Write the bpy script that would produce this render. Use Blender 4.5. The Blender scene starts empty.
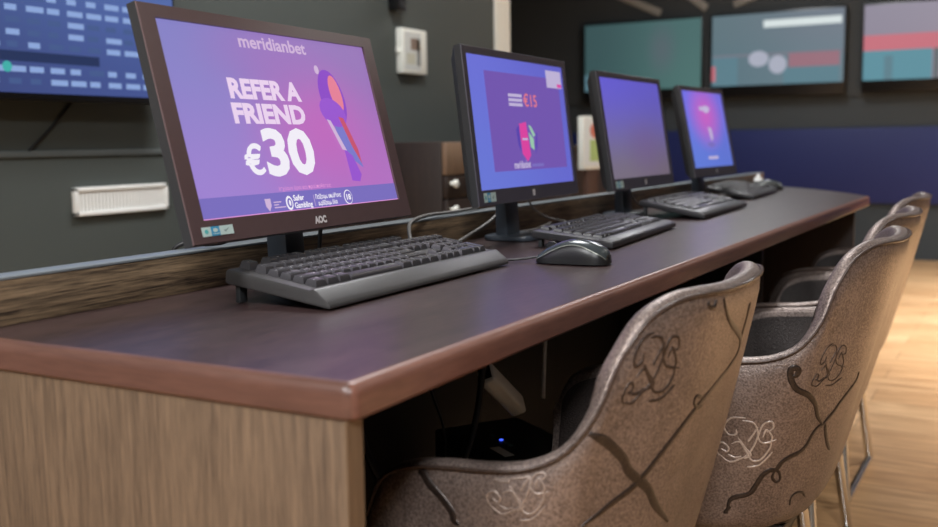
import bpy, bmesh, math, random
from mathutils import Matrix, Vector
random.seed(7)
PI = math.pi
scene = bpy.context.scene
COL = scene.collection
CAMZ = .94          # eye height; the desk top is at .75

# ------------------------------------------------------------------ helpers
def lin(r, g, b):
    f = lambda c: c / 12.92 if c <= .04045 else ((c + .055) / 1.055) ** 2.4
    return (f(r / 255), f(g / 255), f(b / 255), 1)

def new_mat(name):
    m = bpy.data.materials.new(name); m.use_nodes = True
    nt = m.node_tree; p = nt.nodes['Principled BSDF']
    return m, nt, p

def node(nt, typ, **kw):
    n = nt.nodes.new(typ)
    for k, v in kw.items(): setattr(n, k, v)
    return n

def setin(n, **kw):
    for k, v in kw.items(): n.inputs[k.replace('_', ' ')].default_value = v

def plain(name, col, rough=.5, metal=0., spec=.5, noise=.06, nscale=60, bump=.0, bscale=300, coat=0.):
    """painted / plastic / metal surface with a slight procedural mottling"""
    m, nt, p = new_mat(name)
    tc = node(nt, 'ShaderNodeTexCoord'); nz = node(nt, 'ShaderNodeTexNoise')
    setin(nz, Scale=nscale, Detail=3.)
    nt.links.new(tc.outputs['Object'], nz.inputs['Vector'])
    mx = node(nt, 'ShaderNodeMix', data_type='RGBA')
    mx.inputs[6].default_value = tuple(c * (1 - noise) for c in col[:3]) + (1,)
    mx.inputs[7].default_value = tuple(min(1, c * (1 + noise)) for c in col[:3]) + (1,)
    nt.links.new(nz.outputs['Fac'], mx.inputs[0]); nt.links.new(mx.outputs[2], p.inputs['Base Color'])
    setin(p, Roughness=rough, Metallic=metal, Specular_IOR_Level=spec, Coat_Weight=coat)
    if bump:
        n2 = node(nt, 'ShaderNodeTexNoise'); setin(n2, Scale=bscale, Detail=4.)
        nt.links.new(tc.outputs['Object'], n2.inputs['Vector'])
        b = node(nt, 'ShaderNodeBump'); setin(b, Strength=bump, Distance=.002)
        nt.links.new(n2.outputs['Fac'], b.inputs['Height']); nt.links.new(b.outputs['Normal'], p.inputs['Normal'])
    return m

def wood(name, dark, light, axis='X', stretch=14, scale=9., rough=.4, bump=.15, spec=.5, lo=.35, hi=.7, fine=1.):
    """streaky veneer with the grain along one axis"""
    m, nt, p = new_mat(name)
    tc = node(nt, 'ShaderNodeTexCoord'); mp = node(nt, 'ShaderNodeMapping')
    s = [stretch * 1.] * 3; s['XYZ'.index(axis)] = 1.
    mp.inputs['Scale'].default_value = s
    nt.links.new(tc.outputs['Object'], mp.inputs['Vector'])
    n1 = node(nt, 'ShaderNodeTexNoise'); setin(n1, Scale=scale, Detail=6., Roughness=.62, Distortion=.35)
    n2 = node(nt, 'ShaderNodeTexNoise'); setin(n2, Scale=scale * 4.5, Detail=4., Roughness=.6)
    for n in (n1, n2): nt.links.new(mp.outputs['Vector'], n.inputs['Vector'])
    ad = node(nt, 'ShaderNodeMath', operation='MULTIPLY_ADD'); ad.inputs[1].default_value = .5 * fine
    nt.links.new(n2.outputs['Fac'], ad.inputs[0])
    sc = node(nt, 'ShaderNodeMath', operation='MULTIPLY'); sc.inputs[1].default_value = 1 - .5 * fine
    nt.links.new(n1.outputs['Fac'], sc.inputs[0]); nt.links.new(sc.outputs[0], ad.inputs[2])
    cr = node(nt, 'ShaderNodeValToRGB'); cr.color_ramp.elements[0].position = lo; cr.color_ramp.elements[1].position = hi
    cr.color_ramp.elements[0].color = dark; cr.color_ramp.elements[1].color = light
    nt.links.new(ad.outputs[0], cr.inputs['Fac']); nt.links.new(cr.outputs['Color'], p.inputs['Base Color'])
    setin(p, Roughness=rough, Specular_IOR_Level=spec)
    if bump:
        b = node(nt, 'ShaderNodeBump'); setin(b, Strength=bump, Distance=.002)
        nt.links.new(ad.outputs[0], b.inputs['Height']); nt.links.new(b.outputs['Normal'], p.inputs['Normal'])
    return m

def glow(name, col, strength=1., rough=.35, spec=.2):
    m, nt, p = new_mat(name)
    setin(p, Base_Color=(.01, .01, .012, 1), Emission_Color=col, Emission_Strength=strength, Roughness=rough, Specular_IOR_Level=spec)
    return m

def screen_mat(name, tl, tr, bl, br, W, H, blobs=(), strength=1., rough=.3, spec=.25):
    """the picture a display gives off: four corner colours and soft blobs, in the panel's own coordinates"""
    m, nt, p = new_mat(name)
    tc = node(nt, 'ShaderNodeTexCoord'); sp = node(nt, 'ShaderNodeSeparateXYZ')
    nt.links.new(tc.outputs['Object'], sp.inputs[0])
    def rng(out, a, b):
        r = node(nt, 'ShaderNodeMapRange', interpolation_type='SMOOTHSTEP'); setin(r, From_Min=a, From_Max=b)
        nt.links.new(out, r.inputs['Value']); return r.outputs['Result']
    u = rng(sp.outputs['X'], -W / 2, W / 2); v = rng(sp.outputs['Z'], -H / 2, H / 2)
    def mix(f, a, b):
        n = node(nt, 'ShaderNodeMix', data_type='RGBA'); nt.links.new(f, n.inputs[0])
        for k, c in ((6, a), (7, b)):
            if isinstance(c, tuple): n.inputs[k].default_value = c
            else: nt.links.new(c, n.inputs[k])
        return n.outputs[2]
    c = mix(v, mix(u, bl, br), mix(u, tl, tr))
    for (bx, bz, rx, rz, colr, amt) in blobs:
        mp = node(nt, 'ShaderNodeMapping'); mp.inputs['Location'].default_value = (-bx / rx, 0, -bz / rz)
        mp.inputs['Scale'].default_value = (1 / rx, 0, 1 / rz)
        nt.links.new(tc.outputs['Object'], mp.inputs['Vector'])
        g = node(nt, 'ShaderNodeTexGradient', gradient_type='SPHERICAL'); nt.links.new(mp.outputs['Vector'], g.inputs['Vector'])
        s = node(nt, 'ShaderNodeMath', operation='MULTIPLY'); s.inputs[1].default_value = amt
        sm = node(nt, 'ShaderNodeMapRange', interpolation_type='SMOOTHSTEP'); nt.links.new(g.outputs['Fac'], sm.inputs['Value'])
        nt.links.new(sm.outputs['Result'], s.inputs[0])
        c = mix(s.outputs[0], c, colr)
    nt.links.new(c, p.inputs['Emission Color'])
    setin(p, Base_Color=(.008, .008, .01, 1), Emission_Strength=strength, Roughness=rough, Specular_IOR_Level=spec)
    return m

def link_mesh(name, bm, mats, parent=None, smooth=40, loc=None, rot=None):
    me = bpy.data.meshes.new(name)
    bmesh.ops.recalc_face_normals(bm, faces=bm.faces[:])
    bm.to_mesh(me); bm.free()
    for m in (mats if isinstance(mats, (list, tuple)) else [mats]): me.materials.append(m)
    if smooth:
        for p in me.polygons: p.use_smooth = True
        me.set_sharp_from_angle(angle=math.radians(smooth))
    o = bpy.data.objects.new(name, me); COL.objects.link(o)
    if parent: o.parent = parent
    if loc: o.location = loc
    if rot: o.rotation_euler = rot
    return o

def tag(o, label=None, cat=None, group=None, kind=None):
    if label: o['label'] = label
    if cat: o['category'] = cat
    if group: o['group'] = group
    if kind: o['kind'] = kind
    return o

def empty(name, loc, rz=0., **kw):
    o = bpy.data.objects.new(name, None); COL.objects.link(o)
    o.empty_display_size = .05
    o.location = loc; o.rotation_euler = (0, 0, rz)
    return tag(o, **kw)

def kids(o): return [c for c in list(bpy.data.objects) if c.parent == o]
def copy_tree(o, parent=None):
    c = o.copy(); COL.objects.link(c)
    if parent: c.parent = parent
    for ch in kids(o): copy_tree(ch, c)
    return c

def box(bm, x0, x1, y0, y1, z0, z1, bev=0., seg=2, mat=0, M=None):
    t = bmesh.new()
    bmesh.ops.create_cube(t, size=1)
    for v in t.verts: v.co = Vector(((x0 + x1) / 2 + v.co.x * (x1 - x0), (y0 + y1) / 2 + v.co.y * (y1 - y0), (z0 + z1) / 2 + v.co.z * (z1 - z0)))
    if bev: bmesh.ops.bevel(t, geom=t.edges[:], offset=bev, segments=seg, profile=.5, affect='EDGES')
    merge(bm, t, mat, M)

def merge(bm, t, mat=0, M=None):
    if M is not None: bmesh.ops.transform(t, matrix=M, verts=t.verts)
    mp = {v: bm.verts.new(v.co) for v in t.verts}
    for f in t.faces:
        try: g = bm.faces.new([mp[v] for v in f.verts]); g.material_index = mat if mat is not None else f.material_index
        except ValueError: pass
    t.free()

def prism(bm, pts, a0, a1, axis='X', mat=0, M=None, bev=0.):
    """polygon extruded: for axis X the points are (y, z); for Y they are (x, z); for Z they are (x, y)"""
    t = bmesh.new()
    def P(p, a): return {'X': (a, p[0], p[1]), 'Y': (p[0], a, p[1]), 'Z': (p[0], p[1], a)}[axis]
    A = [t.verts.new(P(p, a0)) for p in pts]; B = [t.verts.new(P(p, a1)) for p in pts]
    n = len(pts)
    t.faces.new(A); t.faces.new(B[::-1])
    for i in range(n): t.faces.new((A[i], B[i], B[(i + 1) % n], A[(i + 1) % n]))
    bmesh.ops.recalc_face_normals(t, faces=t.faces[:])
    if bev: bmesh.ops.bevel(t, geom=t.edges[:], offset=bev, segments=2, profile=.5, affect='EDGES')
    merge(bm, t, mat, M)

def flat(bm, pts, z, mat=0):
    """polygon on a panel that faces -Y: points (x, z), z-offset towards the viewer"""
    f = bm.faces.new([bm.verts.new((p[0], -z, p[1])) for p in pts]); f.material_index = mat

def rect(bm, x0, x1, y0, y1, z, mat=0): flat(bm, [(x0, y0), (x1, y0), (x1, y1), (x0, y1)], z, mat)
def disc(bm, x, y, rx, ry, z, mat=0, n=20, rot=0):
    flat(bm, [(x + rx * math.cos(k * 2 * PI / n) * math.cos(rot) - ry * math.sin(k * 2 * PI / n) * math.sin(rot),
               y + rx * math.cos(k * 2 * PI / n) * math.sin(rot) + ry * math.sin(k * 2 * PI / n) * math.cos(rot)) for k in range(n)], z, mat)

def smooth_path(P, n):
    P = [Vector(p) for p in P]; m = len(P) - 1; out = []
    for k in range(n):
        t = k * m / (n - 1); i = min(int(t), m - 1); f = t - i
        a = P[max(i - 1, 0)]; b = P[i]; c = P[i + 1]; d = P[min(i + 2, m)]
        out.append(.5 * (2 * b + (c - a) * f + (2 * a - 5 * b + 4 * c - d) * f * f + (3 * b - a - 3 * c + d) * f ** 3))
    return out

def tube(bm, P, r, seg=8, n=None, mat=0, cap=True):
    P = smooth_path(P, n) if n else [Vector(p) for p in P]
    rings = []; up = None
    for i, p in enumerate(P):
        t = (P[min(i + 1, len(P) - 1)] - P[max(i - 1, 0)]).normalized()
        if up is None: up = t.orthogonal().normalized()
        else: up = (up - t * up.dot(t)).normalized()
        s = t.cross(up); rr = r[i] if isinstance(r, (list, tuple)) else r
        rings.append([bm.verts.new(p + (up * math.cos(a) + s * math.sin(a)) * rr) for a in [k * 2 * PI / seg for k in range(seg)]])
    for A, B in zip(rings, rings[1:]):
        for k in range(seg):
            f = bm.faces.new((A[k], A[(k + 1) % seg], B[(k + 1) % seg], B[k])); f.material_index = mat
    if cap:
        for R, rev in ((rings[0], True), (rings[-1], False)):
            f = bm.faces.new(R[::-1] if rev else R); f.material_index = mat

def lathe(bm, prof, seg=24, M=None, mat=0):
    t = bmesh.new(); rings = []
    for r, z in prof: rings.append([t.verts.new((r * math.cos(k * 2 * PI / seg), r * math.sin(k * 2 * PI / seg), z)) for k in range(seg)])
    for A, B in zip(rings, rings[1:]):
        for k in range(seg): t.faces.new((A[k], A[(k + 1) % seg], B[(k + 1) % seg], B[k]))
    t.faces.new(rings[0][::-1]); t.faces.new(rings[-1])
    merge(bm, t, mat, M)

def text(bm, s, size, x, y, z, mat=0, align='LEFT', bold=0., sx=1., fit=None, shear=0.):
    """lettering lying on a panel that faces -Y; fit = wanted width"""
    cu = bpy.data.curves.new('lettering', 'FONT'); cu.body = s; cu.size = size; cu.align_x = 'LEFT'; cu.offset = bold; cu.shear = shear
    cu.resolution_u = 3
    o = bpy.data.objects.new('lettering', cu); COL.objects.link(o)
    dg = bpy.context.evaluated_depsgraph_get(); dg.update()
    me = bpy.data.meshes.new_from_object(o.evaluated_get(dg))
    bpy.data.objects.remove(o); bpy.data.curves.remove(cu)
    xs = [v.co.x for v in me.vertices] or [0]; x0, x1 = min(xs), max(xs); w = (x1 - x0) or 1
    k = fit / w if fit else sx
    sh = {'LEFT': 0, 'CENTER': -w * k / 2, 'RIGHT': -w * k}[align]
    vs = [bm.verts.new((x + sh + (v.co.x - x0) * k, -z, y + v.co.y)) for v in me.vertices]
    for p in me.polygons:
        try: f = bm.faces.new([vs[i] for i in p.vertices]); f.material_index = mat
        except ValueError: pass
    bpy.data.meshes.remove(me)

# ------------------------------------------------------------------ materials
M = {}
M['desk_top'] = wood('dark desk laminate', lin(38, 27, 27), lin(72, 54, 53), 'X', 5, 7, rough=.31, bump=.15, spec=.5, lo=.32, hi=.68)
M['edge'] = wood('reddish brown edge laminate', lin(92, 60, 51), lin(136, 95, 81), 'X', 10, 6, rough=.34, bump=.05, lo=.25, hi=.8)
M['edge_y'] = wood('reddish brown end edge laminate', lin(78, 53, 46), lin(112, 79, 67), 'Y', 10, 6, rough=.34, bump=.05, lo=.25, hi=.8)
M['panel'] = wood('oak brown side panel veneer', lin(70, 56, 45), lin(130, 107, 85), 'Z', 22, 5.5, rough=.5, bump=.25, lo=.33, hi=.72)
M['panel_edge'] = wood('panel edge strip', lin(100, 80, 62), lin(128, 104, 80), 'Z', 20, 6, rough=.5, bump=.1)
M['wenge'] = wood('streaked dark wenge veneer', lin(42, 32, 26), lin(164, 138, 108), 'X', 26, 5, rough=.5, bump=.3, lo=.38, hi=.72)
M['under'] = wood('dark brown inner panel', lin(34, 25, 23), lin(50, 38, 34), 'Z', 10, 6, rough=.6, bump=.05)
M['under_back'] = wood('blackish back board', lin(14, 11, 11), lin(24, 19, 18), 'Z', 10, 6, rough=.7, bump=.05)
M['cap'] = plain('grey upstand cap', lin(120, 126, 130), .3, .1)
M['black_plastic'] = plain('black plastic', lin(30, 30, 32), .38, noise=.1, bump=.05, bscale=900)
M['bezel'] = plain('glossy dark bezel plastic', lin(92, 73, 74), .25, spec=.6, noise=.05)
M['bezel_matte'] = plain('matte charcoal bezel plastic', lin(80, 76, 86), .35, noise=.05)
M['stand'] = plain('blue black stand plastic', lin(56, 62, 70), .3, noise=.05)
M['key_body'] = plain('charcoal keyboard case', lin(62, 60, 60), .42, bump=.08, bscale=1200)
M['key_side'] = plain('dark keyboard underside', lin(44, 46, 48), .45, bump=.05, bscale=900)
M['key_cap'] = plain('grey worn keycap', lin(64, 62, 65), .26, noise=.12, nscale=25)
M['key_body2'] = plain('black keyboard case', lin(48, 47, 49), .36, bump=.05, bscale=900)
M['key_cap2'] = plain('black keycap', lin(44, 43, 45), .28, noise=.1, nscale=25)
M['mouse_top'] = plain('smoky grey mouse shell', lin(70, 76, 78), .22, .25, noise=.05)
M['mouse_side'] = plain('black mouse side', lin(30, 30, 31), .35)
M['mouse_line'] = plain('pale mouse seam', lin(165, 168, 160), .25, .5)
M['cable_black'] = plain('black cable', lin(28, 26, 26), .45)
M['cable_grey'] = plain('grey cable', lin(96, 92, 88), .4)
M['white'] = plain('white plastic', lin(240, 240, 236), .4, noise=.03)
M['white_paper'] = plain('white paper', lin(232, 232, 228), .7, noise=.03)
M['off_white'] = plain('off white enamel', lin(238, 238, 228), .4, noise=.03)
M['chrome'] = plain('chrome tube', lin(225, 223, 220), .2, 1., noise=.02)
M['wall'] = plain('dark grey green wall paint', lin(72, 77, 74), .75, noise=.05, nscale=3, bump=.05, bscale=120)
M['wall_far'] = plain('charcoal wall paint', lin(62, 69, 74), .7, noise=.05, nscale=3)
M['wall_dark'] = plain('near black wall paint', lin(60, 63, 64), .7, noise=.05, nscale=3)
M['wall_light'] = plain('warm grey wall paint', lin(120, 118, 114), .8, noise=.04, nscale=3)
M['blue'] = plain('navy blue wall panel', lin(34, 45, 106), .55, noise=.04, nscale=4)
M['strip'] = plain('grey trunking plastic', lin(92, 97, 96), .5)
M['tv_case'] = plain('black television case', lin(20, 20, 22), .3)
M['ceiling'] = plain('charcoal ceiling', lin(92, 92, 92), .8, noise=.05, nscale=3)
M['cab'] = wood('dark brown cabinet', lin(36, 26, 22), lin(58, 44, 36), 'Z', 10, 5, rough=.5)
M['kiosk'] = wood('mid brown cabinet', lin(124, 98, 78), lin(150, 122, 98), 'Z', 10, 5, rough=.5)
M['post'] = wood('red brown stand', lin(70, 48, 40), lin(96, 70, 58), 'Z', 10, 5, rough=.5)
M['frame_dark'] = plain('dark lamp frame', lin(40, 40, 40), .5)
def leather_mat(name, col, col2, rough=.37, metal=.4, grain=1.):
    m, nt, p = new_mat(name)
    tc = node(nt, 'ShaderNodeTexCoord')
    n1 = node(nt, 'ShaderNodeTexNoise'); setin(n1, Scale=16., Detail=5., Roughness=.6)
    n2 = node(nt, 'ShaderNodeTexNoise'); setin(n2, Scale=330., Detail=3., Roughness=.6)
    vo = node(nt, 'ShaderNodeTexVoronoi'); setin(vo, Scale=420.)
    for n in (n1, n2, vo): nt.links.new(tc.outputs['Object'], n.inputs['Vector'])
    ad = node(nt, 'ShaderNodeMath', operation='MULTIPLY_ADD'); ad.inputs[1].default_value = .72
    hf = node(nt, 'ShaderNodeMath', operation='MULTIPLY'); hf.inputs[1].default_value = .28
    nt.links.new(n1.outputs['Fac'], hf.inputs[0]); nt.links.new(n2.outputs['Fac'], ad.inputs[0]); nt.links.new(hf.outputs[0], ad.inputs[2])
    cr = node(nt, 'ShaderNodeValToRGB'); cr.color_ramp.elements[0].position = .41; cr.color_ramp.elements[1].position = .60
    cr.color_ramp.elements[0].color = col; cr.color_ramp.elements[1].color = col2
    nt.links.new(ad.outputs[0], cr.inputs['Fac']); nt.links.new(cr.outputs['Color'], p.inputs['Base Color'])
    bm_ = node(nt, 'ShaderNodeMath', operation='MULTIPLY_ADD'); bm_.inputs[1].default_value = .6
    nt.links.new(vo.outputs['Distance'], bm_.inputs[0]); nt.links.new(n2.outputs['Fac'], bm_.inputs[2])
    b = node(nt, 'ShaderNodeBump'); setin(b, Strength=.45 * grain, Distance=.0014)
    nt.links.new(bm_.outputs[0], b.inputs['Height']); nt.links.new(b.outputs['Normal'], p.inputs['Normal'])
    setin(p, Roughness=rough, Metallic=metal, Specular_IOR_Level=.5)
    return m
M['leather'] = leather_mat('bronze printed leather', lin(100, 87, 82), lin(147, 131, 123))
M['leather_dark'] = leather_mat('dark vine print', lin(46, 38, 35), lin(64, 53, 48), rough=.34, grain=.4)
M['leather_thin'] = leather_mat('brown crest print', lin(56, 45, 40), lin(76, 62, 55), rough=.36, grain=.4)
M['leather_pale'] = leather_mat('pale crest print', lin(146, 131, 122), lin(174, 158, 149), rough=.35, grain=.4)
M['lining'] = leather_mat('smoky brown lining leather', lin(44, 37, 35), lin(62, 53, 50), rough=.42, metal=.1)
M['piping'] = leather_mat('dark welt leather', lin(62, 50, 44), lin(88, 72, 64), rough=.35, metal=.15, grain=.4)

def floor_mat():
    m, nt, p = new_mat('light oak plank floor')
    tc = node(nt, 'ShaderNodeTexCoord'); mp = node(nt, 'ShaderNodeMapping'); mp.inputs['Rotation'].default_value = (0, 0, PI / 2)
    nt.links.new(tc.outputs['Object'], mp.inputs['Vector'])
    br = node(nt, 'ShaderNodeTexBrick', offset=.37)
    setin(br, Scale=1., Mortar_Size=.0015, Brick_Width=1.3, Row_Height=.19, Mortar_Smooth=.1, Bias=0.)
    br.inputs['Color1'].default_value = lin(196, 154, 110); br.inputs['Color2'].default_value = lin(222, 184, 140); br.inputs['Mortar'].default_value = lin(128, 92, 60)
    nt.links.new(mp.outputs['Vector'], br.inputs['Vector'])
    m2 = node(nt, 'ShaderNodeMapping'); m2.inputs['Scale'].default_value = (9, 1, 9); nt.links.new(tc.outputs['Object'], m2.inputs['Vector'])
    nz = node(nt, 'ShaderNodeTexNoise'); setin(nz, Scale=3.5, Detail=6., Roughness=.6, Distortion=.6); nt.links.new(m2.outputs['Vector'], nz.inputs['Vector'])
    cr = node(nt, 'ShaderNodeValToRGB'); cr.color_ramp.elements[0].position = .3; cr.color_ramp.elements[1].position = .68
    cr.color_ramp.elements[0].color = (.55, .48, .40, 1); cr.color_ramp.elements[1].color = (1.05, 1.03, 1., 1)
    nt.links.new(nz.outputs['Fac'], cr.inputs['Fac'])
    mx = node(nt, 'ShaderNodeMix', data_type='RGBA', blend_type='MULTIPLY'); mx.inputs[0].default_value = 1.
    nt.links.new(br.outputs['Color'], mx.inputs[6]); nt.links.new(cr.outputs['Color'], mx.inputs[7]); nt.links.new(mx.outputs[2], p.inputs['Base Color'])
    setin(p, Roughness=.32, Specular_IOR_Level=.45)
    return m
M['floor'] = floor_mat()

# ------------------------------------------------------------------ the room
XN, XF, YR, YL, YB, CEIL = -3.0, 8.38, -4.0, 2.4, 4.7, 2.85
XW = 4.58                                   # where the side wall stops
def struct(name, bm, m, parent=None):
    o = link_mesh(name, bm, m, parent)
    if not parent: o['kind'] = 'structure'
    return o
def slab(name, m, *b, **k):
    bm = bmesh.new(); box(bm, *b, **k); return struct(name, bm, m)
slab('floor', M['floor'], XN - .1, XF + .1, YR - .1, YB + .1, -.1, 0)
slab('ceiling', M['ceiling'], XN - .1, XF + .1, YR - .1, YB + .1, CEIL, CEIL + .1)
slab('wall_left', M['wall'], XN, XW, YL, YL + .12, 0, CEIL)
slab('wall_recess', M['wall_dark'], XW, XF, YB, YB + .1, 0, CEIL)
slab('wall_return', M['wall_dark'], XW - .1, XW, YL + .12, YB, 0, CEIL)
slab('wall_far', M['wall_far'], XF, XF + .1, YR, YB, 0, CEIL)
slab('wall_right', M['wall_light'], XN, XF, YR - .1, YR, 0, CEIL)
slab('wall_near', M['wall_light'], XN - .1, XN, YR, YL, 0, CEIL)
slab('trim_1', M['off_white'], XW, XW + .16, YL - .012, YL + .13, 0, CEIL, bev=.004)         # white corner casing at the wall's end
slab('trim_2', M['strip'], XN, 2.9, YL - .007, YL, .918, .936, bev=.002)                    # grey dado rail
slab('trim_4', M['wall_dark'], XF - .02, XF, -1.2, YB, 1.255, CEIL)                                # black backing board of the televisions
slab('trim_3', M['blue'], XF - .03, XF, YR + .3, YB, .43, 1.012, bev=.006)                 # navy wall panel

# ------------------------------------------------------------------ the desk
X0, X1, Y0, Y1, ZT, TH = .640, 3.505, .466, .967, .75, .031
desk = empty('computer_desk', ((X0 + X1) / 2, (Y0 + Y1) / 2, 0), label='long dark brown shared computer desk with a reddish edge and raised back ledge', cat='desk')
def dpart(name, m, *b, bev=0., **k):
    bm = bmesh.new(); c = desk.location
    box(bm, b[0] - c.x, b[1] - c.x, b[2] - c.y, b[3] - c.y, b[4], b[5], bev=bev, **k)
    return link_mesh(name, bm, m, desk)
EB = .012
def nosing(name, m, path):
    """rounded edge strip along a path of (x, y) whose left side is the desk"""
    R = .011; prof = [(EB, ZT - TH), (.003, ZT - TH), (0, ZT - TH + .003)] + [(R - R * math.cos(t), ZT - R + R * math.sin(t)) for t in [k * PI / 12 for k in range(7)]] + [(EB, ZT)]
    bm = bmesh.new(); c = desk.location; rows = []
    for i, q in enumerate(path):
        a, b = path[max(i - 1, 0)], path[min(i + 1, len(path) - 1)]
        l = math.hypot(b[0] - a[0], b[1] - a[1]); n = (-(b[1] - a[1]) / l, (b[0] - a[0]) / l)
        rows.append([bm.verts.new((q[0] + n[0] * d - c.x, q[1] + n[1] * d - c.y, z)) for d, z in prof])
    for A, B in zip(rows, rows[1:]):
        for k in range(len(prof)): bm.faces.new((A[k], A[(k + 1) % len(prof)], B[(k + 1) % len(prof)], B[k]))
    bm.faces.new(rows[0][::-1]); bm.faces.new(rows[-1])
    return link_mesh(name, bm, m, desk, smooth=35)
YBK = Y1 + .034; RC = .0125
END = [(q.x, q.y) for q in smooth_path([(X1, Y0, 0), (3.72, .575, 0), (3.93, .705, 0), (4.10, .845, 0), (4.22, YBK, 0)], 18)]   # the far end sweeps back in a shallow curve
bm = bmesh.new(); c = desk.location
ins = [(x - EB * .55, y + EB * .8) for x, y in END]; ins[-1] = (END[-1][0] - EB * 1.1, YBK)
prism(bm, [(x - c.x, y - c.y) for x, y in [(X0 + EB, YBK), (X0 + EB, Y0 + EB)] + ins], ZT - TH + .001, ZT, 'Z')
link_mesh('tabletop', bm, M['desk_top'], desk, smooth=20)
tag(nosing('front_edge_strip', M['edge'], [(X0 + RC - RC * math.cos(t), Y0 + RC - RC * math.sin(t)) for t in [PI / 4 + k * PI / 24 for k in range(7)]] + [(X1, Y0)]), 'rounded reddish brown front edge of the desk')
nosing('end_edge_strip', M['edge_y'], [(X0, YBK)] + [(X0 + RC - RC * math.cos(t), Y0 + RC - RC * math.sin(t)) for t in [k * PI / 24 for k in range(7)]])
nosing('end_edge_strip', M['edge'], END)
dpart('side_panel', M['panel'], X0 + .003, X0 + .024, Y0 + .010, YBK, 0, ZT - TH, bev=.0012)
dpart('panel_edge_strip', M['panel_edge'], X0 + .0025, X0 + .0245, Y0 + .0085, Y0 + .0102, 0, ZT - TH)
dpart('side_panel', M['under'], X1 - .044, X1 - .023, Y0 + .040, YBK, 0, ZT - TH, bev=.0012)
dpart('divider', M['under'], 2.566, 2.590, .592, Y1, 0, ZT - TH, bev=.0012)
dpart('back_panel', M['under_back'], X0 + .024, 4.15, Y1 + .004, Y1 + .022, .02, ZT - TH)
dpart('upstand', M['wenge'], X0, 4.20, Y1, YBK, ZT, ZT + .050, bev=.001)
dpart('upstand_cap', M['cap'], X0, 4.20, Y1 - .001, Y1 + .036, ZT + .050, ZT + .0535, bev=.001)
ZD = ZT; ZT = ZT + .0008                     # things stand on the desk

# ------------------------------------------------------------------ monitors
def mon_parts(root, c, tilt, W, H, bez, case_m, scr_m, stand):
    """bez = side, top, bottom; c = panel centre relative to the stand foot on the desk"""
    rot = (-tilt, 0, 0)
    sd, tp, bt = bez; SW = W - 2 * sd; SH = H - tp - bt; sz = (bt - tp) / 2
    bm = bmesh.new()
    # frame: four bars with a sunk screen, and a back shell thinning outwards
    D = .014
    def bar(pts): prism(bm, pts, -.0, D, 'Y')
    o = [(-W / 2, -H / 2), (W / 2, -H / 2), (W / 2, H / 2), (-W / 2, H / 2)]
    i_ = [(-W / 2 + sd, -H / 2 + bt), (W / 2 - sd, -H / 2 + bt), (W / 2 - sd, H / 2 - tp), (-W / 2 + sd, H / 2 - tp)]
    t = bmesh.new()
    vo = [t.verts.new((x, .001, z)) for x, z in o]; vof = [t.verts.new((x * .9965, -.0005, z * .994)) for x, z in o]
    vi = [t.verts.new((x, -.0005, z)) for x, z in i_]; vs = [t.verts.new((x, .0035, z)) for x, z in i_]
    vb = [t.verts.new((x, .014, z)) for x, z in o]; vb2 = [t.verts.new((x * .90, .034, z * .86)) for x, z in o]; vb3 = [t.verts.new((x * .55, .044, z * .5)) for x, z in o]
    for k in range(4):
        n = (k + 1) % 4
        for A, B, mi in ((vb3, vb2, 1), (vb2, vb, 1), (vb, vo, 1), (vo, vof, 0), (vof, vi, 0), (vi, vs, 0)): t.faces.new((A[k], A[n], B[n], B[k])).material_index = mi
    t.faces.new(vb3).material_index = 1; t.faces.new(vs)
    merge(bm, t, None)
    case = link_mesh('casing', bm, [case_m, M['case_back']], root, smooth=25, loc=c, rot=rot)
    sbm = bmesh.new(); rect(sbm, -SW / 2, SW / 2, -SH / 2, SH / 2, 0)
    def content(fn, mats):
        fn(sbm)
        s = link_mesh('screen', sbm, [scr_m] + mats, root, smooth=0)
        off = Matrix.Rotation(-tilt, 4, 'X') @ Vector((0, .0030, sz))
        s.location = Vector(c) + off; s.rotation_euler = rot
        return s
    # stand
    bm = bmesh.new()
    nw, ny0, ny1 = stand['neck']
    dx = stand.get('dx', 0.)
    top = c[2] + .02
    prism(bm, [(ny0, .004), (ny1, .004), (ny1 + .004, top), (ny0 + .016, top)], dx - nw / 2, dx + nw / 2, 'X', bev=.003)
    link_mesh('stand_neck', bm, M['stand'], root)
    bm = bmesh.new(); bw, by0, by1 = stand['base']
    pts = []
    for k in range(32):
        a = k * 2 * PI / 32; e = .5
        pts.append((dx + bw / 2 * math.copysign(abs(math.cos(a)) ** e, math.cos(a)), (by0 + by1) / 2 + (by1 - by0) / 2 * math.copysign(abs(math.sin(a)) ** e, math.sin(a))))
    prism(bm, pts, 0, .009, 'Z', bev=.0025)
    link_mesh('stand_base', bm, M['stand'], root, smooth=30)
    def front(name, build, mats, label=None):
        b2 = bmesh.new(); build(b2)
        return tag(link_mesh(name, b2, mats, root, smooth=0, loc=c, rot=rot), label)
    return content, front, SW, SH

M['case_back'] = plain('charcoal monitor back', lin(52, 52, 54), .4, noise=.05, bump=.05, bscale=900)
M['px_white'] = glow('lit white lettering', lin(240, 236, 246))
M['px_soft'] = glow('lit pale lilac lettering', lin(205, 178, 214))
M['px_lilac'] = glow('lit lilac lettering', lin(232, 208, 236))
M['px_pink'] = glow('lit pink lettering', lin(226, 150, 214))
M['px_band'] = glow('lit violet band', lin(120, 108, 188))
M['px_purple'] = glow('lit purple shape', lin(138, 72, 196))
M['px_violet'] = glow('lit violet shape', lin(150, 84, 205))
M['px_orange'] = glow('lit coral shape', lin(226, 126, 150))
M['px_red'] = glow('lit red shape', lin(196, 82, 110))
M['px_blue'] = glow('lit steel blue shape', lin(122, 120, 200))
M['st_white'] = plain('white sticker', lin(205, 226, 222), .4, noise=.02)
M['st_blue'] = plain('blue sticker print', lin(60, 160, 205), .4, noise=.02)
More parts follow.
